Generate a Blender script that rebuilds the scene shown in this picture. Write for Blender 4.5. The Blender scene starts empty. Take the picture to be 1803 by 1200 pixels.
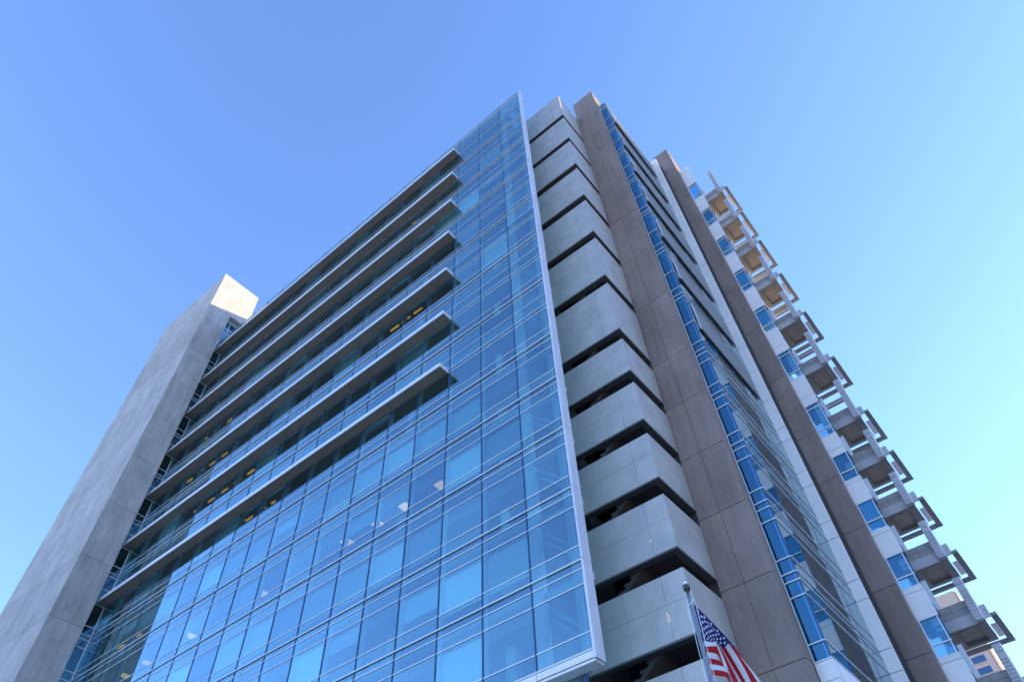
import bpy, bmesh, math, random
from mathutils import Matrix, Vector
random.seed(11)
scene = bpy.context.scene
COL = scene.collection

# ------------------------------------------------------------------ camera, sky, sun, exposure
CAM = Vector((11.960, -19.671, 1.6))
RIGHT = Vector((0.77047799, 0.63625104, -0.03934812))
UP = Vector((0.51783982, -0.5886994, 0.6207052))
BACK = Vector((0.37176011, -0.49861572, -0.78305605))
FPX = 1219.46
cam_d = bpy.data.cameras.new('camera'); cam = bpy.data.objects.new('camera', cam_d); COL.objects.link(cam)
cam_d.sensor_width = 36.0; cam_d.lens = 24.349; cam_d.clip_end = 6000; cam_d.clip_start = 0.1
m = Matrix((RIGHT, UP, BACK)).transposed().to_4x4(); m.translation = CAM
cam.matrix_world = m
scene.camera = cam

SUN_AZ, SUN_EL = 50.0, 15.0          # degrees counter-clockwise from +X, elevation
w = bpy.data.worlds.new('World'); scene.world = w; w.use_nodes = True
nt = w.node_tree; nt.nodes.clear()
out = nt.nodes.new('ShaderNodeOutputWorld'); bg = nt.nodes.new('ShaderNodeBackground')
sky = nt.nodes.new('ShaderNodeTexSky'); sky.sky_type = 'NISHITA'; sky.sun_disc = False
sky.sun_elevation = math.radians(SUN_EL); sky.sun_rotation = math.radians(90.0 - SUN_AZ)
sky.air_density = 1.0; sky.dust_density = 0.12; sky.ozone_density = 4.0; sky.altitude = 0
hsv = nt.nodes.new('ShaderNodeHueSaturation'); hsv.inputs['Saturation'].default_value = 1.03
grade = nt.nodes.new('ShaderNodeMix'); grade.data_type = 'RGBA'; grade.blend_type = 'MULTIPLY'
grade.inputs['Factor'].default_value = 1.0; grade.inputs['B'].default_value = (1.02, 0.91, 1.0, 1)
nt.links.new(sky.outputs[0], hsv.inputs['Color']); nt.links.new(hsv.outputs[0], grade.inputs['A'])
nt.links.new(grade.outputs['Result'], bg.inputs['Color'])
bg.inputs['Strength'].default_value = 0.15
nt.links.new(bg.outputs[0], out.inputs['Surface'])

sd = bpy.data.lights.new('sun', 'SUN'); sun = bpy.data.objects.new('sun', sd); COL.objects.link(sun)
sd.energy = 2.4; sd.angle = math.radians(0.5); sd.color = (1.0, 0.76, 0.40)
az, el = math.radians(SUN_AZ), math.radians(SUN_EL)
sdir = Vector((math.cos(az) * math.cos(el), math.sin(az) * math.cos(el), math.sin(el)))
sun.rotation_euler = sdir.to_track_quat('Z', 'Y').to_euler(); sun.location = (60, 60, 120)

vs = scene.view_settings
vs.view_transform = 'Standard'; vs.look = 'None'; vs.gamma = 1.0; vs.use_curve_mapping = False
vs.exposure = 2.05

# ------------------------------------------------------------------ materials
def new_mat(name):
    mt = bpy.data.materials.new(name); mt.use_nodes = True
    n = mt.node_tree; n.nodes.clear()
    o = n.nodes.new('ShaderNodeOutputMaterial')
    return mt, n, o

def solid(name, col, rough=0.6, metal=0.0, noise=0.0, scale=1.0, bump=0.0, stretch=(1, 1, 1), fine=0.0, spec=0.5, streak=0.0):
    mt, n, o = new_mat(name)
    b = n.nodes.new('ShaderNodeBsdfPrincipled')
    b.inputs['Roughness'].default_value = rough; b.inputs['Metallic'].default_value = metal
    b.inputs['Base Color'].default_value = (*col, 1)
    b.inputs['Specular IOR Level'].default_value = spec
    n.links.new(b.outputs[0], o.inputs['Surface'])
    if noise or bump:
        geo = n.nodes.new('ShaderNodeNewGeometry')
        mp = n.nodes.new('ShaderNodeMapping'); mp.inputs['Scale'].default_value = stretch
        n.links.new(geo.outputs['Position'], mp.inputs['Vector'])
        t = n.nodes.new('ShaderNodeTexNoise'); t.inputs['Scale'].default_value = scale
        t.inputs['Detail'].default_value = 7; t.inputs['Roughness'].default_value = 0.62
        n.links.new(mp.outputs[0], t.inputs['Vector'])
        cr = n.nodes.new('ShaderNodeValToRGB')
        cr.color_ramp.elements[0].position = 0.3; cr.color_ramp.elements[1].position = 0.72
        a, c = 1 - noise, 1 + noise * 0.7
        cr.color_ramp.elements[0].color = (col[0] * a, col[1] * a, col[2] * a, 1)
        cr.color_ramp.elements[1].color = (min(1, col[0] * c), min(1, col[1] * c), min(1, col[2] * c), 1)
        n.links.new(t.outputs['Fac'], cr.inputs['Fac'])
        last = cr.outputs[0]
        # each cast piece has its own slight tone
        oi = n.nodes.new('ShaderNodeObjectInfo'); rm = n.nodes.new('ShaderNodeMapRange')
        rm.inputs['To Min'].default_value = 1 - noise * .4; rm.inputs['To Max'].default_value = 1 + noise * .4
        n.links.new(oi.outputs['Random'], rm.inputs['Value'])
        mo = n.nodes.new('ShaderNodeMix'); mo.data_type = 'RGBA'; mo.blend_type = 'MULTIPLY'; mo.inputs['Factor'].default_value = 1
        n.links.new(last, mo.inputs['A']); n.links.new(rm.outputs[0], mo.inputs['B']); last = mo.outputs['Result']
        if streak:
            m2 = n.nodes.new('ShaderNodeMapping'); m2.inputs['Scale'].default_value = (1, 1, .06)
            n.links.new(geo.outputs['Position'], m2.inputs['Vector'])
            t3 = n.nodes.new('ShaderNodeTexNoise'); t3.inputs['Scale'].default_value = 3.2; t3.inputs['Detail'].default_value = 6
            n.links.new(m2.outputs[0], t3.inputs['Vector'])
            r3 = n.nodes.new('ShaderNodeMapRange'); r3.inputs['From Min'].default_value = .35; r3.inputs['From Max'].default_value = .65
            r3.inputs['To Min'].default_value = 1 - streak; r3.inputs['To Max'].default_value = 1 + streak * .4
            n.links.new(t3.outputs['Fac'], r3.inputs['Value'])
            m3 = n.nodes.new('ShaderNodeMix'); m3.data_type = 'RGBA'; m3.blend_type = 'MULTIPLY'; m3.inputs['Factor'].default_value = 1
            n.links.new(last, m3.inputs['A']); n.links.new(r3.outputs[0], m3.inputs['B']); last = m3.outputs['Result']
        t2 = n.nodes.new('ShaderNodeTexNoise'); t2.inputs['Scale'].default_value = 14
        t2.inputs['Detail'].default_value = 5
        n.links.new(geo.outputs['Position'], t2.inputs['Vector'])
        if fine:
            mx = n.nodes.new('ShaderNodeMix'); mx.data_type = 'RGBA'; mx.blend_type = 'OVERLAY'
            mx.inputs['Factor'].default_value = fine
            n.links.new(last, mx.inputs['A']); n.links.new(t2.outputs['Fac'], mx.inputs['B'])
            last = mx.outputs['Result']
        n.links.new(last, b.inputs['Base Color'])
        if bump:
            bp = n.nodes.new('ShaderNodeBump'); bp.inputs['Strength'].default_value = bump
            bp.inputs['Distance'].default_value = 0.02
            n.links.new(t2.outputs['Fac'], bp.inputs['Height']); n.links.new(bp.outputs[0], b.inputs['Normal'])
    return mt

def emit(name, col, s):
    mt, n, o = new_mat(name)
    e = n.nodes.new('ShaderNodeEmission'); e.inputs['Color'].default_value = (*col, 1); e.inputs['Strength'].default_value = s
    n.links.new(e.outputs[0], o.inputs['Surface'])
    return mt

def glass(name, tint, refl, base, gain, power, rough=0.0, vary=0.0):
    # coated facade glass: mirror share grows towards grazing angles, the rest passes through tinted
    mt, n, o = new_mat(name)
    lw = n.nodes.new('ShaderNodeLayerWeight'); lw.inputs['Blend'].default_value = 0.5
    p = n.nodes.new('ShaderNodeMath'); p.operation = 'POWER'; p.inputs[1].default_value = power
    n.links.new(lw.outputs['Facing'], p.inputs[0])
    ma = n.nodes.new('ShaderNodeMath'); ma.operation = 'MULTIPLY_ADD'
    ma.inputs[1].default_value = gain; ma.inputs[2].default_value = base; ma.use_clamp = True
    n.links.new(p.outputs[0], ma.inputs[0])
    g = n.nodes.new('ShaderNodeBsdfGlossy'); g.inputs['Roughness'].default_value = rough
    g.inputs['Color'].default_value = (*refl, 1)
    t = n.nodes.new('ShaderNodeBsdfTransparent'); t.inputs['Color'].default_value = (*tint, 1)
    if vary:
        # coating batches differ a little from pane to pane
        oi = n.nodes.new('ShaderNodeObjectInfo')
        for node, c in ((g, refl), (t, tint)):
            mx0 = n.nodes.new('ShaderNodeMix'); mx0.data_type = 'RGBA'
            mx0.inputs['A'].default_value = (*[q * (1 - vary) for q in c], 1)
            mx0.inputs['B'].default_value = (*[min(1, q * (1 + vary)) for q in c], 1)
            n.links.new(oi.outputs['Random'], mx0.inputs['Factor']); n.links.new(mx0.outputs['Result'], node.inputs['Color'])
        # slight roller-wave waviness of toughened glass
        geo = n.nodes.new('ShaderNodeNewGeometry')
        nz = n.nodes.new('ShaderNodeTexNoise'); nz.inputs['Scale'].default_value = 0.55; nz.inputs['Detail'].default_value = 1
        n.links.new(geo.outputs['Position'], nz.inputs['Vector'])
        bp = n.nodes.new('ShaderNodeBump'); bp.inputs['Strength'].default_value = 0.10; bp.inputs['Distance'].default_value = 0.05
        n.links.new(nz.outputs['Fac'], bp.inputs['Height']); n.links.new(bp.outputs[0], g.inputs['Normal'])
    mx = n.nodes.new('ShaderNodeMixShader')
    n.links.new(ma.outputs[0], mx.inputs[0]); n.links.new(t.outputs[0], mx.inputs[1]); n.links.new(g.outputs[0], mx.inputs[2])
    n.links.new(mx.outputs[0], o.inputs['Surface'])
    return mt

def ribbed_metal(name, col):
    # perforated sheet: fine upright ribs as relief, a small see-through share
    mt, n, o = new_mat(name)
    geo = n.nodes.new('ShaderNodeNewGeometry'); sx = n.nodes.new('ShaderNodeSeparateXYZ')
    n.links.new(geo.outputs['Position'], sx.inputs[0])
    ad = n.nodes.new('ShaderNodeMath'); ad.operation = 'ADD'
    n.links.new(sx.outputs['X'], ad.inputs[0]); n.links.new(sx.outputs['Y'], ad.inputs[1])
    mu = n.nodes.new('ShaderNodeMath'); mu.operation = 'MULTIPLY'; mu.inputs[1].default_value = 2 * math.pi / 0.085
    n.links.new(ad.outputs[0], mu.inputs[0])
    si = n.nodes.new('ShaderNodeMath'); si.operation = 'SINE'; n.links.new(mu.outputs[0], si.inputs[0])
    nz = n.nodes.new('ShaderNodeTexNoise'); nz.inputs['Scale'].default_value = 1.1; nz.inputs['Detail'].default_value = 5
    n.links.new(geo.outputs['Position'], nz.inputs['Vector'])
    cr = n.nodes.new('ShaderNodeValToRGB')
    cr.color_ramp.elements[0].position = 0.3; cr.color_ramp.elements[1].position = 0.75
    cr.color_ramp.elements[0].color = (col[0] * .86, col[1] * .86, col[2] * .86, 1)
    cr.color_ramp.elements[1].color = (col[0] * 1.1, col[1] * 1.1, col[2] * 1.1, 1)
    n.links.new(nz.outputs['Fac'], cr.inputs['Fac'])
    # rib grooves hold a slightly darker tone
    mr = n.nodes.new('ShaderNodeMapRange'); mr.inputs['From Min'].default_value = -1; mr.inputs['To Min'].default_value = 0.9
    n.links.new(si.outputs[0], mr.inputs['Value'])
    mm = n.nodes.new('ShaderNodeMix'); mm.data_type = 'RGBA'; mm.blend_type = 'MULTIPLY'; mm.inputs['Factor'].default_value = 1
    n.links.new(cr.outputs[0], mm.inputs['A']); n.links.new(mr.outputs[0], mm.inputs['B'])
    b = n.nodes.new('ShaderNodeBsdfPrincipled'); b.inputs['Roughness'].default_value = 0.45; b.inputs['Metallic'].default_value = 0.35
    n.links.new(mm.outputs['Result'], b.inputs['Base Color'])
    bp = n.nodes.new('ShaderNodeBump'); bp.inputs['Strength'].default_value = 0.28; bp.inputs['Distance'].default_value = 0.02
    n.links.new(si.outputs[0], bp.inputs['Height']); n.links.new(bp.outputs[0], b.inputs['Normal'])
    t = n.nodes.new('ShaderNodeBsdfTransparent')
    mx = n.nodes.new('ShaderNodeMixShader'); mx.inputs[0].default_value = 0.13
    n.links.new(b.outputs[0], mx.inputs[1]); n.links.new(t.outputs[0], mx.inputs[2])
    n.links.new(mx.outputs[0], o.inputs['Surface'])
    return mt

M = {}
M['glass'] = glass('facade glass', (0.62, 0.82, 0.82), (0.62, 0.85, 1.0), 0.15, 0.62, 2.2, vary=0.10)
M['side_glass'] = glass('side facade glass', (0.55, 0.78, 0.80), (0.85, 0.93, 0.97), 0.15, 0.62, 2.6)
M['window_glass'] = glass('window glass', (0.50, 0.74, 0.84), (0.36, 0.73, 0.95), 0.12, 0.5, 2.4)
M['far_glass'] = solid('far window glass', (0.03, 0.09, 0.2), 0.08, 0.0)
M['alu'] = solid('silver aluminium', (0.78, 0.79, 0.82), 0.35, 0.25)
M['cap'] = solid('pale mullion cap', (0.76, 0.79, 0.82), 0.4)
M['alu_fin'] = solid('pale fin aluminium', (0.62, 0.62, 0.68), 0.42, 0.2, noise=0.12, scale=1.5, stretch=(1, 1, .25))
M['dark_alu'] = solid('dark blue mullion', (0.035, 0.08, 0.19), 0.4, 0.2)
M['inner_alu'] = solid('inner mullion', (0.78, 0.80, 0.80), 0.5)
M['fascia'] = solid('sunshade fascia', (0.72, 0.72, 0.74), 0.4, 0.1)
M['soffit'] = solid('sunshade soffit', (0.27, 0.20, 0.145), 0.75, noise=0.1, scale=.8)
M['concrete'] = solid('tower concrete', (0.43, 0.405, 0.385), 0.85, noise=0.22, scale=0.9, bump=0.25, stretch=(1, 1, .5), fine=0.3, streak=0.12)
M['brown'] = solid('brown precast concrete', (0.265, 0.203, 0.178), 0.8, noise=0.24, scale=0.5, bump=0.15, stretch=(1, 1, .5), fine=0.25, streak=0.10)
M['joint'] = solid('dark joint', (0.03, 0.028, 0.028), 0.9)
M['white'] = solid('white metal panel', (0.80, 0.78, 0.765), 0.45, noise=0.06, scale=.6, stretch=(1, 1, .3))
M['ribbed'] = ribbed_metal('ribbed perforated metal', (0.60, 0.565, 0.52))
M['trim'] = solid('balcony edge trim', (0.12, 0.12, 0.115), 0.5, 0.2)
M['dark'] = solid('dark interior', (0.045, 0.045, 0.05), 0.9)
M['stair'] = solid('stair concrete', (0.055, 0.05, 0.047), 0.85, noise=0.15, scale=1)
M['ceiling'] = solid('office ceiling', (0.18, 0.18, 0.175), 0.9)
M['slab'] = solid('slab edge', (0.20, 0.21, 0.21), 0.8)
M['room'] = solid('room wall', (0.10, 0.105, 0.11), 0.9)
M['blind'] = solid('roller blind', (0.56, 0.59, 0.61), 0.9)
M['steel'] = solid('stair steel', (0.34, 0.36, 0.38), 0.5)
M['beam'] = solid('balcony concrete', (0.46, 0.45, 0.47), 0.75, noise=0.1, scale=1.0, fine=0.15)
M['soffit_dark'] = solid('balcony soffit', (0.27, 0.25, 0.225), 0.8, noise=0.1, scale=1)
M['plank'] = solid('soffit plank', (0.40, 0.32, 0.25), 0.75, noise=0.12, scale=3)
M['parapet'] = solid('grey parapet panel', (0.33, 0.32, 0.315), 0.7, noise=0.08, scale=1)
M['guard'] = solid('frosted guard', (0.80, 0.83, 0.88), 0.3)
M['screen'] = solid('grey mesh screen', (0.24, 0.25, 0.26), 0.95, 0.0, noise=.08, scale=2, spec=0.05)
M['beige'] = solid('beige stone', (0.55, 0.42, 0.34), 0.85, noise=0.06, scale=.1)
M['ground'] = solid('plaza concrete', (0.42, 0.37, 0.31), 0.9, noise=0.1, scale=.2)
M['asphalt'] = solid('asphalt', (0.05, 0.05, 0.052), 0.9, noise=0.15, scale=.8)
M['pole'] = solid('polished aluminium', (0.75, 0.76, 0.78), 0.22, 0.9)
M['bronze'] = solid('dark bronze', (0.08, 0.07, 0.05), 0.35, 0.7)
M['rope'] = solid('halyard rope', (0.72, 0.72, 0.70), 0.9)
M['light'] = emit('ceiling light', (1.0, 0.50, 0.22), 0.36)
M['strip'] = emit('warm strip light', (1.0, 0.36, 0.05), 0.55)
M['stair_lamp'] = emit('stair lamp', (1.0, 0.68, 0.36), 4.0)
M['roofing'] = solid('roof membrane', (0.45, 0.45, 0.44), 0.9)
M['shade_block'] = solid('neighbour wall', (0.42, 0.40, 0.38), 0.85, noise=.08, scale=.2)

# ------------------------------------------------------------------ helpers
WL = {}
def thing(name, label, cat, loc=(0, 0, 0), group=None):
    o = bpy.data.objects.new(name, None); COL.objects.link(o); o.location = loc
    o['label'] = label; o['category'] = cat
    if group: o['group'] = group
    WL[o.name] = Vector(loc); return o

def link(name, me, mat, parent, loc, stuff=False):
    o = bpy.data.objects.new(name, me); COL.objects.link(o)
    loc = Vector(loc); WL[o.name] = loc
    if mat is not None and not me.materials: me.materials.append(M[mat])
    if parent is not None:
        o.parent = parent; o.location = loc - WL[parent.name]
    else: o.location = loc
    if stuff: o['kind'] = 'stuff'
    return o

def part_root(name, parent, loc):
    o = bpy.data.objects.new(name, None); COL.objects.link(o)
    WL[o.name] = Vector(loc); o.parent = parent; o.location = Vector(loc) - WL[parent.name]
    return o

CACHE = {}
def box_verts(x, y, z):
    return [(-x, -y, -z), (x, -y, -z), (x, y, -z), (-x, y, -z), (-x, -y, z), (x, -y, z), (x, y, z), (-x, y, z)]
FACES = [(0, 3, 2, 1), (4, 5, 6, 7), (0, 1, 5, 4), (1, 2, 6, 5), (2, 3, 7, 6), (3, 0, 4, 7)]
def box(name, x0, x1, y0, y1, z0, z1, mat, parent):
    d = (round(x1 - x0, 3), round(y1 - y0, 3), round(z1 - z0, 3), mat)
    me = CACHE.get(d)
    if me is None:
        me = bpy.data.meshes.new(name); me.from_pydata(box_verts(d[0] / 2, d[1] / 2, d[2] / 2), [], FACES); CACHE[d] = me
    return link(name, me, mat, parent, ((x0 + x1) / 2, (y0 + y1) / 2, (z0 + z1) / 2))

def boxes(name, lst, mat, parent, stuff=False):
    # several touching boxes that make ONE part
    vs_, fs = [], []
    for x0, x1, y0, y1, z0, z1 in lst:
        k = len(vs_); c = ((x0 + x1) / 2, (y0 + y1) / 2, (z0 + z1) / 2)
        vs_ += [(a + c[0], b + c[1], e + c[2]) for a, b, e in box_verts((x1 - x0) / 2, (y1 - y0) / 2, (z1 - z0) / 2)]
        fs += [tuple(i + k for i in f) for f in FACES]
    org = WL[parent.name] if parent is not None else Vector((0, 0, 0))
    me = bpy.data.meshes.new(name); me.from_pydata([tuple(Vector(v) - org) for v in vs_], [], fs)
    return link(name, me, mat, parent, org, stuff)

def prism(name, poly, axis, a0, a1, mat, parent):
    # polygon extruded along an axis; poly holds the two other coordinates
    n = len(poly); V = []
    for a in (a0, a1):
        for p in poly:
            V.append((a, p[0], p[1]) if axis == 'x' else (p[0], a, p[1]) if axis == 'y' else (p[0], p[1], a))
    F = [tuple(range(n)), tuple(range(2 * n - 1, n - 1, -1))] + [(i, (i + 1) % n, n + (i + 1) % n, n + i) for i in range(n)]
    org = WL[parent.name]
    me = bpy.data.meshes.new(name); me.from_pydata([tuple(Vector(v) - org) for v in V], [], F)
    bm = bmesh.new(); bm.from_mesh(me); bmesh.ops.recalc_face_normals(bm, faces=bm.faces); bm.to_mesh(me); bm.free()
    return link(name, me, mat, parent, org)

def proj(p):
    v = Vector(p) - CAM
    zc = -v.dot(BACK)
    if zc < .1: return None
    return (FPX * v.dot(RIGHT) / zc, FPX * v.dot(UP) / zc)
def quad_area(c):
    q = [proj(p) for p in c]
    if any(a is None for a in q): return 0
    if all(abs(a[0]) > 905 or abs(a[1]) > 605 for a in q): return 0
    return abs(sum(q[i][0] * q[(i + 1) % 4][1] - q[(i + 1) % 4][0] * q[i][1] for i in range(4))) / 2

# ------------------------------------------------------------------ ground
def ground_sheet(name, x0, x1, y0, y1, z, mat):
    me = bpy.data.meshes.new(name); me.from_pydata([(x0, y0, 0), (x1, y0, 0), (x1, y1, 0), (x0, y1, 0)], [], [(0, 1, 2, 3)])
    o = link(name, me, mat, None, (0, 0, z)); o['kind'] = 'structure'; return o
ground_sheet('ground', -3000, 3000, -3000, 3000, 0.0, 'ground')
rd = boxes('road', [(-400, 400, -46, -32, -.3, .004)], 'asphalt', None); rd['kind'] = 'structure'
pv = boxes('pavement', [(-400, 400, -32, -24, -.3, .13)], 'ground', None); pv['kind'] = 'structure'

# ------------------------------------------------------------------ levels
LOW = [13.45, 16.95, 20.45, 23.95, 27.45, 30.95]
UPP = [36.32, 41.68, 47.04, 52.42, 57.78, 63.1, 68.5]
F = LOW + UPP
TOPZ = 69.47
def row_edges():
    e = [13.45]
    for a, b in zip(F[:-1], F[1:]):
        offs = (2.85, 1.0, .36, 0) if b - a < 4 else (4.7, 2.89, 2.52, 1.54, .34, 0)
        for o_ in offs: e.append(round(b - o_, 3))
    e += [69.0, TOPZ]
    return e
ROWS = row_edges()
W = 2.53
NB = 18
XL = -NB * W

bld = thing('office_building', 'tall office building with blue glass front, grey sunshades, brown piers and stacked metal balconies', 'office building')

# ---- main curtain wall (plane y = 0)
cands = []
for i in range(NB):
    x1 = -i * W; x0 = x1 - W
    for a, b in zip(ROWS[:-1], ROWS[1:]):
        cands.append((quad_area([(x0, 0, a), (x1, 0, a), (x1, 0, b), (x0, 0, b)]), x0, x1, a, b))
cands.sort(key=lambda c: -c[0])
rest = []
for k, (A, x0, x1, a, b) in enumerate(cands):
    g = 0.02
    if k < 300:
        o = box('glass_pane', x0 + g, x1 - g, 0.0, .02, a + g, b - g, 'glass', bld)
        o.rotation_euler = (random.gauss(0, .0012), 0, random.gauss(0, .0012))
    else: rest.append((x0 + g, x1 - g, 0.0, .02, a + g, b - g))
boxes('glass_panes', rest, 'glass', bld, True)
for i in range(1, NB + 1):
    x = -i * W
    box('vertical_mullion', x - .024, x + .024, -.03, .03, 13.45, TOPZ, 'dark_alu', bld)
    box('inner_mullion', x - .055, x + .055, .032, .30, 13.45, TOPZ, 'inner_alu', bld)
for e in ROWS:
    main = any(abs(e - f_) < .01 for f_ in F)
    d = .065 if main else .022
    h = .024 if main else .019
    box('horizontal_mullion', XL, -.06, -d, -.004, e - h, e + h, 'cap', bld)
# white sill band under the glass and soffit behind it
for k in range(0, NB, 2):
    box('sill_panel', -(k + 2) * W + W + .012, min(-k * W + W - .012, -.055), -.05, .46, 13.16, 13.40, 'white', bld)
box('soffit_strip', XL, -.06, 0.0, .50, 13.05, 13.14, 'white', bld)
# fin at the free end of the glass wall
for a, b in zip([13.1] + F[1:], F[1:] + [TOPZ + .03]):
    box('fin_panel', -.052, .055, -.10, .47, a + .012, b - .012, 'alu_fin', bld)
box('fin_core', -.045, .045, -.06, .44, 13.15, TOPZ, 'joint', bld)
# recessed glass below the soffit
for i in range(NB):
    x1 = -.98 - i * W
    box('lower_glass_pane', x1 - W + .03, x1 - .03, .52, .55, 6.0, 13.1, 'glass', bld)
    box('lower_glass_pane', x1 - W + .03, x1 - .03, .52, .55, .1, 5.96, 'glass', bld)
box('lower_corner_post', -.98, -.84, .50, .7, 0, 13.1, 'dark_alu', bld)
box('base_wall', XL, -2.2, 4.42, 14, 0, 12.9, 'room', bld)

# ---- inside: slabs, ceilings, blinds, lights
for idx, f_ in enumerate(F):
    xr = -W - .12
    if f_ < 20: pass
    box('floor_slab', XL + .05, xr, .30, 13.9, f_ - .42, f_ - .02, 'slab', bld)
    if idx:
        drop = .95 if f_ < 31.5 else 1.45
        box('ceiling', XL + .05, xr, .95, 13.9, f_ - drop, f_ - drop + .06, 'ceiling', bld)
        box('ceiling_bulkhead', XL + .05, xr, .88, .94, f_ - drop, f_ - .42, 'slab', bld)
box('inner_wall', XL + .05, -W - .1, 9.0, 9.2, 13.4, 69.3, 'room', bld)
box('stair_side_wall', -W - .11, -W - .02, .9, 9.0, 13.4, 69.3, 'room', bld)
for idx in range(len(F) - 1):
    a, b = F[idx], F[idx + 1]
    drop = .95 if b < 31.5 else 1.45
    zt = b - (1.02 if b < 31.5 else 1.56)
    for i in range(1, NB):
        x1 = -i * W - .1; x0 = x1 - W + .2
        rr = random.random()
        if b < 31.5:
            frac = 1.0 if rr < .42 else random.uniform(.25, .75) if rr < .62 else 0
        else:
            frac = 1.0 if rr < .12 else random.uniform(.15, .5) if rr < .3 else 0
        if i == 1 and b < 31.5: frac = 1.0 if idx % 2 else 0
        H = zt - (a + .65)
        if frac: box('roller_blind', x0, x1, .27, .285, zt - H * frac, zt, 'blind', bld)
    # interior columns and a few partitions
    for i in range(2, NB, 3):
        box('inner_column', -i * W - .25, -i * W + .25, 1.7, 2.2, a, b - .45, 'inner_alu', bld)
    for i in range(1, NB):
        if random.random() < .22: box('partition', -i * W - .05, -i * W + .05, .95, random.uniform(3, 6), a, b - drop, 'ceiling', bld)
# square ceiling lights (the rows the picture shows), strip lights on the dark floors
for T, ys, js in ((27.45, 1.35, (2.55, 3.62, 4.7, 5.6, 6.6, 9.7, 12.65, 14.7, 15.75)), (20.45, 1.6, (1.62, 2.56)), (23.95, 3.2, (7.5,)), (30.95, 3.0, (11.5,))):
    for j in js:
        box('ceiling_light', -j * W - .3, -j * W + .3, ys - .3, ys + .3, T - .985, T - .952, 'light', bld)
for T, ys, js in ((36.32, 1.55, (10.45, 11.05, 11.65, 17.2)), (41.68, 1.3, (11.6, 12.3, 13.0, 13.7, 14.4, 15.2, 17.2)), (47.04, 1.17, (4.95, 5.45, 5.95, 14.6, 15.3, 16.0, 16.7)), (52.42, 1.1, (15.2, 16.0, 16.8)), (63.1, 1.05, (5.6,)), (30.95, 1.6, (17.1, 16.2))):
    for j in js:
        c = T - (.95 if T < 31.5 else 1.45)
        box('strip_light', -j * W - .45, -j * W + .45, ys - .06, ys + .06, c - .05, c - .002, 'strip', bld)
box('cabinet', -5.0 + .9, -3.25, 1.0, 1.2, 16.96, 18.2, 'inner_alu', bld)

# ---- the open stair bay behind the glass screen
box('screen_column', -.95, -.72, .62, .85, 13.2, 69.3, 'steel', bld)
box('screen_post', -W - .02, -W + .16, .3, .86, 13.2, 69.3, 'inner_alu', bld)
for a, b in zip(F[:-1], F[1:]):
    h = b - a
    for off in (0, .42):
        prism('brace', [(-2.25, b - .9 - off), (-2.25, b - .75 - off), (-.75, b - h * .62 - off), (-.75, b - h * .62 - .15 - off)], 'y', .75, .9, 'steel', bld)
    box('screen_beam', -W + .17, -.97, .62, .82, b - .5, b - .2, 'steel', bld)
    box('screen_beam', -.70, -.08, .62, .82, b - .5, b - .2, 'steel', bld)

# ---- sunshades on the main glass
for f_ in [30.95] + UPP[:-1]:
    z0, z1 = f_ + 2.46, f_ + 2.77
    s = part_root('sunshade', bld, (XL, -.8, z0))
    box('fascia', XL + .1, -7.6, -.83, -.77, z0, z1, 'fascia', s)
    box('end_cap', -7.66, -7.6, -.768, -.04, z0, z1, 'fascia', s)
    box('shade_deck', XL + .1, -7.665, -.768, -.04, z0 + .16, z1 - .03, 'fascia', s)
    xs = [XL + .1 + k * (XL * -1 - 7.6 - .1) / 8 for k in range(9)]
    for a, b in zip(xs[:-1], xs[1:]):
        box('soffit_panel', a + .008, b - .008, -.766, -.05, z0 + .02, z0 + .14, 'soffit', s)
    box('wall_rail', XL + .1, -7.67, -.045, -.02, z0 - .01, z0 + .15, 'bronze', s)

# ---- glass return beside the concrete tower (plane x = XL)
for a, b in zip(ROWS[:-1], ROWS[1:]):
    box('return_glass_pane', XL - .03, XL - .01, -1.06, -.03, a + .02, b - .02, 'glass', bld)
    box('return_mullion', XL - .02, XL + .045, -1.06, -.05, b - .028, b + .028, 'alu', bld)
box('corner_mullion', XL - .03, XL + .05, -.045, .03, 13.2, TOPZ, 'alu', bld)
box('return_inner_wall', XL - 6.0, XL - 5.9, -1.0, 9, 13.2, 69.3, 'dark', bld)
for f_ in F: box('return_floor', XL - 5.8, XL - .1, -1.0, 9, f_ - .5, f_ - .05, 'slab', bld)

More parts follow.
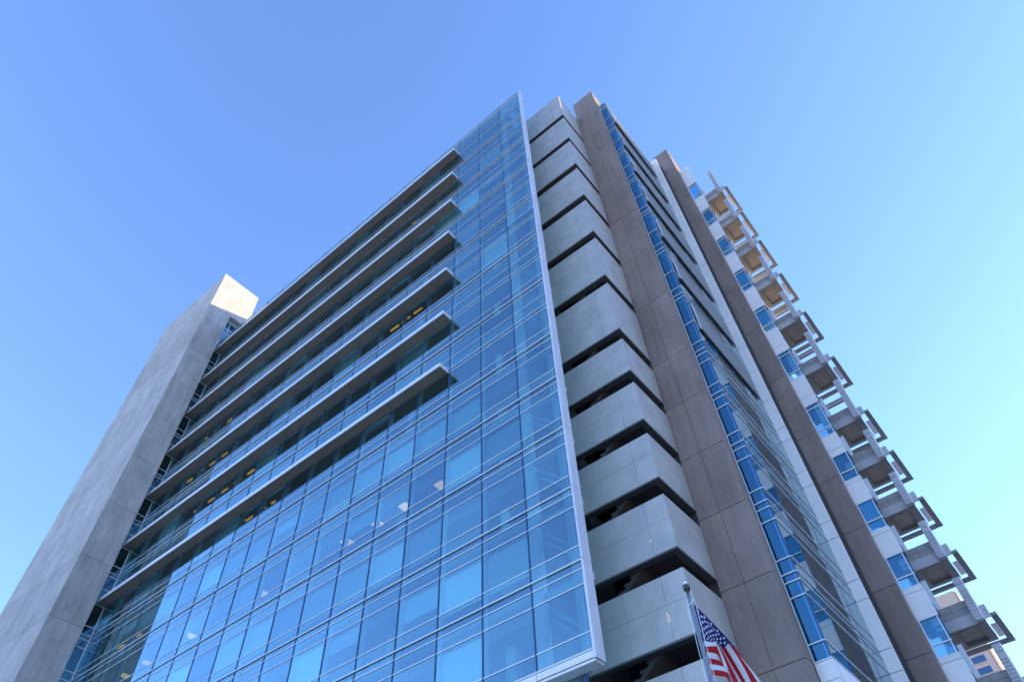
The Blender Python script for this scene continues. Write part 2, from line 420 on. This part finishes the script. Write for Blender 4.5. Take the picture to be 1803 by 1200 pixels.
# ---- stair balconies of ribbed metal
YB, XB = 2.55, 2.76
bal_levels = [6.45, 9.95] + F
for a, b in zip(bal_levels[:-1], bal_levels[1:]):
    zb = a + .58 if a < 57 else a + .42
    zt = b - .36
    if a > 64: continue
    if abs(b - 68.5) < .1: zt = 68.55
    sb = part_root('stair_balcony', bld, (.3, YB, zb))
    zm = zb + (zt - zb) * .54
    g = .006
    for x0, x1 in ((-2.05, 0.0), (0.0, 1.75), (1.75, XB)):
        for z0, z1 in ((zb, zm), (zm, zt)):
            box('metal_panel', x0 + g, x1 - (g if x1 < XB else 0), YB, YB + .05, z0 + g, z1 - (g if z1 < zt else 0), 'ribbed', sb)
    for z0, z1 in ((zb, zm), (zm, zt)):
        box('metal_panel', XB - .05, XB, YB + .055, 5.70, z0 + g, z1, 'ribbed', sb)
    # edge channel seen from below, landing and flight
    boxes('edge_channel', [(-2.03, XB - .02, YB + .03, YB + .36, zb - .05, zb + .02), (XB - .36, XB - .02, YB + .36, 5.70, zb - .05, zb + .02)], 'trim', sb)
    boxes('top_rail', [(-2.03, XB - .01, YB + .052, YB + .11, zt - .06, zt), (XB - .11, XB - .052, YB + .11, 5.70, zt - .06, zt)], 'trim', sb)
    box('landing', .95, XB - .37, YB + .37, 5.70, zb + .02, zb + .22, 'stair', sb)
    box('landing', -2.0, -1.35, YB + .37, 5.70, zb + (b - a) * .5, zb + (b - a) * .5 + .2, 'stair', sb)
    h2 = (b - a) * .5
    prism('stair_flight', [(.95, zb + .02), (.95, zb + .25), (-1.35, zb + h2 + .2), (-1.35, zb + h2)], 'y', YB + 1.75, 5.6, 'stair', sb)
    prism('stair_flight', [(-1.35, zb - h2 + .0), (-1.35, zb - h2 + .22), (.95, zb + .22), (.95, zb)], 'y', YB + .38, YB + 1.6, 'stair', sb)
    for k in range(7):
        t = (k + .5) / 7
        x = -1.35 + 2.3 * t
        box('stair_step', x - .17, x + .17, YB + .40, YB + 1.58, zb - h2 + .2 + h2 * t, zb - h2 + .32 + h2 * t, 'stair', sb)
    if a == 13.45:
        for dz in (0, .13, .26): box('stair_lamp', 1.62, 1.72, YB + .10, YB + .14, 14.84 + dz, 14.92 + dz, 'stair_lamp', sb)
    if a == 16.95: box('stair_lamp', 1.62, 1.72, YB + .10, YB + .14, 18.29, 18.37, 'stair_lamp', sb)
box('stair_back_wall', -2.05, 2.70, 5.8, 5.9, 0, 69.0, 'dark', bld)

# ---- first brown pier (front y = 5.76) in precast panels
PL = [0, 3.0, 6.45, 9.95] + F + [72.6]
def panels(x0, x1, y0, y1, levels, mat, parent, gap=.014):
    for a, b in zip(levels[:-1], levels[1:]):
        box('concrete_panel', x0 + gap, x1 - gap * .2, y0, y1, a + gap, b - gap, mat, parent)
panels(2.72, 3.80, 5.76, 5.96, PL, 'brown', bld)
panels(3.80, 5.07, 5.76, 6.40, PL[:-1], 'brown', bld)
box('concrete_panel', 3.814, 5.07, 5.76, 9.0, 68.514, 72.586, 'brown', bld)
box('pier_core', .4, 5.04, 5.94, 6.38, 0, 68.5, 'joint', bld)
box('pier_core', 2.8, 3.80, 5.965, 9.0, 68.5, 72.56, 'brown', bld)

# ---- narrow glass strip beside the pier (front y = 6.42) and the side glass wall (x = 5.76)
XS = 5.76; YS = 6.42; YE = 15.2
SROWS = [13.45]
for a, b in zip(F[:-1], F[1:]):
    for o_ in ((2.85, 1.0, .36, 0) if b - a < 4 else (4.7, 2.89, .38, 0)): SROWS.append(round(b - o_, 3))
SROWS += [TOPZ]
for a, b in zip(SROWS[:-1], SROWS[1:]):
    box('strip_glass_pane', 5.13, XS - .06, YS, YS + .02, a + .015, b - .015, 'window_glass', bld)
for e in SROWS:
    d = .05
    box('strip_mullion', 5.10, XS + .03, YS - d, YS - .004, e - .02, e + .02, 'cap', bld)
    box('side_mullion', XS + .012, XS + .045, YS + .03, YE, e - .016, e + .016, 'cap', bld)
box('strip_edge', 5.085, 5.125, YS - .03, YS + .1, 13.45, TOPZ, 'alu', bld)
box('strip_corner_post', XS - .055, XS + .005, YS - .01, YS + .06, 13.45, TOPZ, 'dark_alu', bld)
box('strip_inner_post', XS - .14, XS - .075, YS + .03, YS + .12, 13.45, TOPZ, 'alu', bld)
ys = [YS + .05 + k * (YE - YS - .05) / 4 for k in range(5)]
for y0, y1 in zip(ys[:-1], ys[1:]):
    for a, b in zip(SROWS[:-1], SROWS[1:]):
        box('side_glass_pane', XS - .012, XS + .008, y0 + .008, y1 - .008, a + .01, b - .01, 'side_glass', bld)
for y in ys[1:-1]: box('side_upright', XS - .1, XS + .014, y - .02, y + .02, 13.45, TOPZ, 'dark_alu', bld)
for f_ in F:
    box('side_floor', 5.15, XS - .12, YS + .15, YE, f_ - .6, f_ - .05, 'slab', bld)
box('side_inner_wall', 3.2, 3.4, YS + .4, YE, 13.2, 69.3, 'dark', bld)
for f_ in F[1:]: box('side_floor', 3.41, 5.14, YS + .4, YE, f_ - .5, f_ - .05, 'slab', bld)
for z0, z1 in ((0, 4.3), (4.3, 8.5), (8.5, 12.72), (12.72, 13.41)):
    box('white_panel', 5.10, XS + .02, YS - .06, YS + .1, z0 + .01, z1 - .01, 'white', bld)
    for k in range(4):
        box('white_panel', XS - .05, XS + .03, YS + .11 + k * 2.16, YS + .11 + (k + 1) * 2.16 - .012, z0 + .01, z1 - .01, 'white', bld)
box('parapet_wall', 3.2, XS - .05, YS + .1, YE, 69.5, 70.0, 'white', bld)

# mesh screens standing off the side glass
for f_ in [30.95] + UPP[:-1]:
    z0 = f_ + 2.25
    sc = part_root('mesh_screen', bld, (XS, 7.2, z0))
    box('screen_sheet', XS + .06, XS + .11, 7.10, 14.5, z0, z0 + 2.45, 'screen', sc)
    box('screen_edge', XS + .05, XS + .12, 7.0, 7.09, z0 - .02, z0 + 2.47, 'alu_fin', sc)
    box('screen_edge', XS + .05, XS + .13, 7.095, 14.5, z0 - .06, z0 - .01, 'trim', sc)
    for k in range(5): box('screen_bracket', XS + .012, XS + .055, 7.6 + k * 1.6, 7.68 + k * 1.6, z0 + 1.1, z0 + 1.2, 'trim', sc)

# ---- white pier and second brown pier
wl = [0, 5, 9.95]
for f_ in F[:-1]:
    wl += [f_, f_ + 2.47] if f_ < 30 else [f_, f_ + 2.5]
wl += [68.9, 70.4]
for a, b in zip(wl[:-1], wl[1:]):
    box('white_panel', 5.5, 6.38, 15.2, 15.4, a + .018, b - .018, 'white', bld)
box('white_pier_core', 5.5, 6.35, 15.38, 16.9, 0, 70.38, 'joint', bld)
panels(5.9, 6.36, 16.95, 17.2, [0, 6.45, 9.95] + F[:-1] + [69.2, 74.2], 'brown', bld)
panels(6.36, 7.58, 16.95, 17.62, [0, 6.45, 9.95] + F[:-1] + [69.2], 'brown', bld)
box('concrete_panel', 6.374, 7.575, 16.95, 19.6, 69.214, 74.186, 'brown', bld)
box('pier_core', 5.9, 7.55, 17.19, 17.6, 0, 69.2, 'joint', bld)

# ---- white wall with corner windows (front y = 17.65)
YW = 17.65; WX0, WX1 = 7.50, 8.57
prev = 0.0
win_levels = [9.95] + F[:-1]
for f_ in win_levels:
    low = f_ < 30
    zs, ztop = (f_ - .1, f_ + 1.78) if low else (f_ - .13, f_ + 2.66)
    # panels between windows
    if prev:
        mid = zs - .26 if low else prev + (zs - prev) * .28
        box('white_panel', WX0, WX1, YW, YW + .16, prev + .018, mid - .012, 'white', bld)
        box('white_panel', WX0, WX1, YW, YW + .16, mid + .012, zs - .018, 'white', bld)
    wd = part_root('window', bld, (8.1, YW, zs))
    tr = [zs, zs + .62, ztop] if low else [zs, zs + .62, ztop - .36, ztop]
    for a, b in zip(tr[:-1], tr[1:]):
        box('pane', 7.66, WX1 - .11, YW + .05, YW + .07, a + .03, b - .03, 'window_glass', wd)
        box('pane', WX1 - .06, WX1 - .04, YW + .09, 18.4, a + .03, b - .03, 'window_glass', wd)
    for e in tr: box('frame_bar', WX0 + .13, WX1, YW - .02, YW + .05, e - .03, e + .03, 'cap', wd)
    box('frame_side', WX0 + .1, WX0 + .16, YW - .01, YW + .05, zs - .03, ztop + .03, 'alu', wd)
    box('frame_side', WX1 - .105, WX1 - .06, YW + .02, YW + .06, zs, ztop, 'alu', wd)
    box('frame_side', WX1 - .058, WX1 - .01, YW + .02, YW + .08, zs, ztop, 'dark_alu', wd)
    if random.random() < .4: box('blind', 7.7, WX1 - .15, YW + .12, YW + .13, ztop - (ztop - zs) * random.choice((.35, .6, .9)), ztop, 'blind', wd)
    prev = ztop
box('white_panel', WX0, WX1, YW, YW + .16, prev + .012, 68.8, 'white', bld)
box('white_panel', WX0, WX1, YW, YW + .5, 68.83, 69.4, 'white', bld)
for a, b in zip([0] + [q + (1.8 if q < 30 else 2.68) for q in win_levels], [q - .12 for q in win_levels] + [69.3]):
    box('panel_backing', WX0 + .02, WX1 - .02, YW + .162, YW + .2, a, b, 'joint', bld)
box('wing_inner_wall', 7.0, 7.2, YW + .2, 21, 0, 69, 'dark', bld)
for f_ in win_levels: box('wing_floor', 7.21, WX1 - .12, YW + .17, 22.2, f_ - .75, f_ - .3, 'slab', bld)

# ---- side balconies with trellis frames
def trellis(f_, nxt):
    zs = f_ + 1.74
    p = part_root('trellis_balcony', bld, (9.1, 21, zs))
    up = nxt - f_
    # soffit ring round a planked coffer
    X0, X1, Y0, Y1 = 7.9, 10.13, 19.93, 22.28
    boxes('soffit_frame', [(X0, X1, Y0, 20.18, zs, zs + .28), (X0, X1, 22.0, Y1, zs, zs + .28), (X0, 8.68, 20.18, 22.0, zs, zs + .28), (9.76, X1, 20.18, 22.0, zs, zs + .28)], 'soffit_dark', p)
    for k in range(9):
        y = 20.19 + k * .201
        box('soffit_plank', 8.69, 9.75, y, y + .185, zs + .19, zs + .25, 'plank', p)
    box('slab', X0, X1 - .02, Y0 + .02, Y1 - .02, zs + .285, zs + .45, 'white', p)
    # parapet
    box('parapet_panel', 8.3, 9.785, 19.90, 19.98, zs + .006, zs + .57, 'beam', p)
    zt = zs + 1.28
    for x0, x1 in ((8.3, 8.98), (8.98, 9.785)):
        for z0, z1 in ((zs + .6, zs + .93), (zs + .93, zt)):
            box('parapet_panel', x0 + .008, x1 - .008, 19.96, 20.03, z0 + .008, z1 - .008, 'parapet', p)
    box('parapet_core', 8.3, 9.785, 20.035, 20.1, zs + .45, zt - .02, 'joint', p)
    # stacked block column
    hcol = 2.22 if up < 4 else 3.4
    if nxt > 66: hcol = 4.5
    z = zs
    nb = int(round((hcol - .75) / .17))
    for k in range(nb):
        box('column_block', 9.79, 10.145, 19.55, 19.88, z + .008, z + .162, 'beam', p); z += .17
    for k in range(2):
        box('column_block', 9.79, 10.145, 19.55, 19.88, z + .012, z + .36, 'beam', p); z += .372
    box('column_core', 9.81, 10.13, 19.57, 19.86, zs + .03, z - .03, 'joint', p)
    box('column_edge', 10.147, 10.195, 19.6, 19.93, zs, z, 'fascia', p)
    # trellis frame outside
    t = .14
    box('trellis_bar', 10.47, 10.76, 19.60, 23.03, zs, zs + t, 'soffit_dark', p)
    box('trellis_bar', 8.15, 10.465, 22.72, 23.03, zs, zs + t, 'soffit_dark', p)
    box('trellis_bar', 10.20, 10.465, 19.60, 19.68, zs, zs + t, 'beam', p)
    box('trellis_plate', 10.20, 10.49, 19.62, 19.68, zs + t + .005, zs + .64, 'beam', p)
    box('trellis_panel', 10.205, 10.46, 20.56, 22.08, zs + .01, zs + .06, 'fascia', p)
    # pale guard at the wall side
    box('glass_guard', 7.85, 8.62, 20.02, 20.05, zs + .6, zs + min(up - .55, 3.0), 'guard', p)
    if up > 4:
        box('trellis_bar', 8.3, 9.79, 20.9, 21.25, zs + 2.9, zs + 3.05, 'soffit_dark', p)
        for dy in (20.93, 21.16): box('trellis_rail', 8.3, 9.79, dy, dy + .05, zs + 2.82, zs + 2.895, 'fascia', p)
tl = [9.95] + F
for a, b in zip(tl[:-1], tl[1:]): trellis(a, b)

# ---- the mass behind: roof, rear walls, plant room
box('roof', XL + .2, -W - .12, .4, 30, 69.0, 69.4, 'roofing', bld)
box('roof', -W - .1, 5.0, 9.1, 30, 68.0, 68.4, 'roofing', bld)
box('rear_wall', XL + .2, 7.0, 30, 30.4, 0, 69.4, 'beige', bld)
box('wing_core', 5.0, 6.9, 17.7, 30, 0, 69.4, 'white', bld)
box('plant_room', -44, -11, 7.5, 26, 69.42, 75.1, 'white', bld)
box('parapet_coping', XL + .1, -39.5, .1, .5, 69.42, 69.75, 'white', bld)

# ------------------------------------------------------------------ concrete tower at the left
TX, TY0 = -44.7, -3.83
tw = thing('concrete_tower', 'slender bare concrete tower left of the glass wall, its top in sunlight', 'tower', (-50, -1.5, 0))
tz = [0, 5.6, 9.95] + F[1:] + [77.75]
tz = [0, 4.2, 9.95, 15.0, 20.45, 25.7, 30.95] + UPP[:-1] + [68.6, 77.75]
XT0 = -57.6
for a, b in zip(tz[:-1], tz[1:]):
    back = -1.08 if b < 69 else None
    if back is not None:
        box('concrete_panel', XT0, TX, TY0, back, a + .015, b - .015, 'concrete', tw)
        box('joint_core', XT0 + .05, TX - .04, TY0 + .04, back - .04, b - .02, b + .02, 'joint', tw)
# crown: a wider block above the glass return, with the notch beneath it
box('concrete_panel', XT0, TX, TY0, -1.08, 68.615, 71.40, 'concrete', tw)
box('joint_core', XT0 + .05, TX - .03, TY0 + .03, -1.1, 71.38, 71.43, 'joint', tw)
box('concrete_panel', XT0, TX, TY0, 1.28, 71.415, 77.75, 'concrete', tw)
boxes('crown_window_frame', [(XL - .02, XL + .06, -1.07, .4, 71.2, 71.38), (XL - .02, XL + .06, -.42, -.36, 69.5, 71.2), (XL - .02, XL + .06, -1.07, .4, 69.9, 69.96)], 'alu', tw)
box('crown_window', XL - .06, XL - .03, -1.07, .4, 69.5, 71.3, 'window_glass', tw)

# ------------------------------------------------------------------ far beige tower seen through the balconies
bt = thing('beige_tower', 'distant beige stone building with blue windows seen through the lowest balcony at right', 'building', (-10, 175, 0))
BX, BY, BH = 0.25, 171.0, 93.0
box('front_wall', BX - 46, BX, BY, BY + 8, 0, BH, 'beige', bt)
box('rear_wing', BX - 40, BX - .3, BY + 8, BY + 52, 0, BH - 4, 'beige', bt)
for r in range(4):
    for k in range(4):
        z = BH - 15.6 - r * 2.55
        x1 = BX - 1.2 - k * 3.9
        box('window', x1 - 2.9, x1, BY - .04, BY + .05, z - 1.5, z, 'far_glass', bt)
        box('window_sill', x1 - 2.95, x1 + .05, BY - .14, BY + .02, z - 1.75, z - 1.52, 'beige', bt)
for k in range(6):
    y = BY + .6 + k * 1.35
    box('pilaster', BX, BX + .5, y, y + .6, 0, BH, 'beige', bt)

# ------------------------------------------------------------------ neighbour to the right (unseen block, added to shade the lower balconies and side screens)
sx_, sy_ = math.cos(az), math.sin(az)
NC = (100 * sx_, 100 * sy_)
nb_ = thing('added_shade_block', 'unseen grey block with dark window bands, added to shade the lower balconies', 'building', (NC[0], NC[1], 0))
def nbox(name, p0, p1, s0, s1, z0, z1, mat):       # p across the sun's direction, s along it
    box(name, NC[0] + p0, NC[0] + p1, NC[1] + s0, NC[1] + s1, z0, z1, mat, nb_)
nbox('wall', -26, -5.3, 0, 26, 0, 62.5, 'shade_block')
nbox('wall', -5.28, 45, 0, 26, 0, 91.0, 'shade_block')
for r in range(12):
    z = 5 + r * 5.2
    nbox('window_band', -25, -6.3, -.1, .04, z, z + 2.6, 'far_glass')
    nbox('window_band', 0, 44, -.1, .04, z, z + 2.6, 'far_glass')
nb_.rotation_euler = (0, 0, az - math.pi / 2)

# ------------------------------------------------------------------ flagpole and flag
PX, PY = 11.96 + 14 * math.cos(math.radians(112.62)), -19.671 + 14 * math.sin(math.radians(112.62))
fp = thing('flagpole', 'slim silver metal flagpole with halyard in front of the ribbed balconies', 'flagpole', (PX, PY, 0))
def lathe(name, prof, mat, parent, seg=20):
    V, Fc = [], []
    for r, z in prof:
        for k in range(seg):
            a = 2 * math.pi * k / seg; V.append((r * math.cos(a), r * math.sin(a), z))
    for i in range(len(prof) - 1):
        for k in range(seg):
            Fc.append((i * seg + k, i * seg + (k + 1) % seg, (i + 1) * seg + (k + 1) % seg, (i + 1) * seg + k))
    Fc.append(tuple(range(seg - 1, -1, -1))); Fc.append(tuple((len(prof) - 1) * seg + k for k in range(seg)))
    me = bpy.data.meshes.new(name); me.from_pydata(V, [], Fc)
    for p in me.polygons: p.use_smooth = len(p.vertices) == 4
    return link(name, me, mat, parent, WL[parent.name])
lathe('pole', [(.075, 0), (.075, .3), (.065, .32), (.040, 9.75)], 'pole', fp)
lathe('base_collar', [(.20, 0), (.20, .05), (.13, .12), (.09, .14)], 'pole', fp)
lathe('truck', [(.05, 9.75), (.075, 9.76), (.075, 9.86), (.03, 9.88)], 'bronze', fp)
lathe('finial', [(.012, 9.88), (.03, 9.89)] + [(.04 * math.sin(math.pi * k / 10) + .004, 9.94 - .05 * math.cos(math.pi * k / 10)) for k in range(1, 10)] + [(.004, 9.992)], 'pole', fp)
def tube(name, pts, r, mat, parent, seg=8):
    V, Fc = [], []
    for i, p in enumerate(pts):
        p = Vector(p); q = Vector(pts[min(i + 1, len(pts) - 1)]) - Vector(pts[max(i - 1, 0)])
        a = q.cross(Vector((0, 1, .01))).normalized(); b = q.cross(a).normalized()
        for k in range(seg):
            t = 2 * math.pi * k / seg; V.append(tuple(p + a * r * math.cos(t) + b * r * math.sin(t)))
    for i in range(len(pts) - 1):
        for k in range(seg): Fc.append((i * seg + k, i * seg + (k + 1) % seg, (i + 1) * seg + (k + 1) % seg, (i + 1) * seg + k))
    me = bpy.data.meshes.new(name); me.from_pydata(V, [], Fc)
    for p in me.polygons: p.use_smooth = True
    return link(name, me, mat, parent, WL[parent.name])
rx, ry = math.cos(math.radians(20)), math.sin(math.radians(20))     # to the right as seen from the camera
tube('halyard', [(.07 * rx, .07 * ry, 9.78), (.075, .02, 9.6), (.10, .02, 9.42), (.085, .02, 8.4), (.085, .02, 1.2)], .008, 'rope', fp)
tube('halyard', [(-.065, -.02, 9.78), (-.075, -.02, 9.3), (-.09, -.03, 6), (-.085, -.02, 1.2)], .007, 'rope', fp)
tube('clip_cord', [(.08, 0, 9.5), (.05, -.09, 9.40), (-.04, -.10, 9.36), (-.075, -.06, 9.2), (-.07, -.05, 9.05)], .011, 'rope', fp)

HZ, HH, FLY = 9.43, 1.5, 2.85
# limp flag: (right, down) in metres of a grid of cloth points, columns along the fly, rows down the hoist
KEY = [[(.055, .00), (.055, .41), (.055, .81), (.055, 1.16), (.055, 1.50)],
       [(.355, .53), (.287, .71), (.216, .90), (.258, 1.245), (.287, 1.62)],
       [(.638, 1.05), (.459, 1.00), (.285, .955), (.315, 1.36), (.347, 1.70)],
       [(.822, 1.48), (.628, 1.467), (.36, 1.459), (.336, 1.75), (.312, 2.07)],
       [(1.005, 1.95), (.739, 1.94), (.433, 1.925), (.397, 2.14), (.346, 2.41)]]
KU = [0, .2, .4, .7, 1.0]; KV = [0, .27, 7 / 13, .77, 1.0]
def spline(xs, ys, x):
    # cubic Hermite through the points
    n_ = len(xs); k = 0
    while k < n_ - 2 and x > xs[k + 1]: k += 1
    def sl(i):
        a, b = max(i - 1, 0), min(i + 1, n_ - 1)
        return (ys[b] - ys[a]) / (xs[b] - xs[a])
    h = xs[k + 1] - xs[k]; t = (x - xs[k]) / h
    return ((2 * t ** 3 - 3 * t ** 2 + 1) * ys[k] + (t ** 3 - 2 * t ** 2 + t) * h * sl(k)
            + (-2 * t ** 3 + 3 * t ** 2) * ys[k + 1] + (t ** 3 - t ** 2) * h * sl(k + 1))
def cloth(u, v):
    rr = [spline(KV, [KEY[i][j][0] for j in range(5)], v) for i in range(5)]
    dd = [spline(KV, [KEY[i][j][1] for j in range(5)], v) for i in range(5)]
    r_, d_ = spline(KU, rr, u), spline(KU, dd, u)
    fold = min(1, u / .35)
    deep = fold * (.085 * math.sin(17 * v + 2.0 * u + .6) + .03 * math.sin(31 * v - 5 * u)) - .03 * math.sin(6 * u)
    r_ += fold * .022 * math.sin(19 * v + 4 * u + 2)
    return Vector((r_ * FRX - deep * FRY, -r_ * -FRY + deep * FRX, HZ - d_))
FRX, FRY = math.sin(math.radians(112.62)), -math.cos(math.radians(112.62))
NU, NV = 96, 78
mt, n, o_ = new_mat('flag cloth')
uvn = n.nodes.new('ShaderNodeUVMap'); sx = n.nodes.new('ShaderNodeSeparateXYZ'); n.links.new(uvn.outputs[0], sx.inputs[0])
def mth(op, a, b=None):
    k = n.nodes.new('ShaderNodeMath'); k.operation = op
    for i, q in enumerate((a, b)):
        if q is None: continue
        if isinstance(q, (int, float)): k.inputs[i].default_value = q
        else: n.links.new(q, k.inputs[i])
    return k.outputs[0]
stripe = mth('LESS_THAN', mth('MODULO', mth('MULTIPLY', sx.outputs['Y'], 6.5), 1.0), .5)      # first stripe red
canton = mth('MULTIPLY', mth('LESS_THAN', sx.outputs['X'], .4), mth('LESS_THAN', sx.outputs['Y'], 7 / 13))
def mixc(f, a, b):
    k = n.nodes.new('ShaderNodeMix'); k.data_type = 'RGBA'; n.links.new(f, k.inputs['Factor'])
    for nm, q in (('A', a), ('B', b)):
        if isinstance(q, tuple): k.inputs[nm].default_value = (*q, 1)
        else: n.links.new(q, k.inputs[nm])
    return k.outputs['Result']
colr = mixc(canton, mixc(stripe, (.72, .70, .72), (.42, .006, .012)), (.010, .014, .13))
b_ = n.nodes.new('ShaderNodeBsdfPrincipled'); b_.inputs['Roughness'].default_value = .8; n.links.new(colr, b_.inputs['Base Color'])
tr_ = n.nodes.new('ShaderNodeBsdfTranslucent'); n.links.new(colr, tr_.inputs['Color'])
mxs = n.nodes.new('ShaderNodeMixShader'); mxs.inputs[0].default_value = .3
n.links.new(b_.outputs[0], mxs.inputs[1]); n.links.new(tr_.outputs[0], mxs.inputs[2]); n.links.new(mxs.outputs[0], o_.inputs['Surface'])
M['flag'] = mt
M['star'] = solid('white star', (.80, .80, .82), .8)
fl = thing('flag', 'red, white and blue flag with stars and stripes hanging in folds from the silver pole', 'flag', (PX, PY, HZ))
V = [tuple(cloth(i / NU, j / NV) - Vector((0, 0, HZ))) for j in range(NV + 1) for i in range(NU + 1)]
Fc = [(j * (NU + 1) + i, (j + 1) * (NU + 1) + i, (j + 1) * (NU + 1) + i + 1, j * (NU + 1) + i + 1) for j in range(NV) for i in range(NU)]
me = bpy.data.meshes.new('flag_cloth'); me.from_pydata(V, [], Fc)
uvl = me.uv_layers.new(name='UVMap')
for lp in me.loops:
    k = lp.vertex_index; uvl.data[lp.index].uv = ((k % (NU + 1)) / NU, (k // (NU + 1)) / NV)
for p in me.polygons: p.use_smooth = True
link('cloth', me, 'flag', fl, (PX, PY, HZ))
# stars follow the cloth, a hair in front of and behind it
V, Fc = [], []
for r in range(9):
    for c in range(6 if r % 2 == 0 else 5):
        cu = .4 * ((c * 2 + 1 + (r % 2)) / 12); cv = (7 / 13) * ((r + 1) / 10)
        P0 = cloth(cu, cv); e = 1e-3
        nn = (cloth(cu + e, cv) - P0).cross(cloth(cu, cv + e) - P0).normalized()
        for sgn in (1, -1):
            k0 = len(V)
            for q in range(10):
                rad = .031 if q % 2 == 0 else .0125
                a = math.pi * q / 5
                V.append(tuple(cloth(cu + rad * HH * math.sin(a) / FLY, cv - rad * math.cos(a)) + nn * sgn * .004 - Vector((0, 0, HZ))))
            V.append(tuple(P0 + nn * sgn * .005 - Vector((0, 0, HZ))))
            for q in range(10): Fc.append((k0 + 10, k0 + q, k0 + (q + 1) % 10))
me = bpy.data.meshes.new('stars'); me.from_pydata(V, [], Fc)
link('stars', me, 'star', fl, (PX, PY, HZ), True)
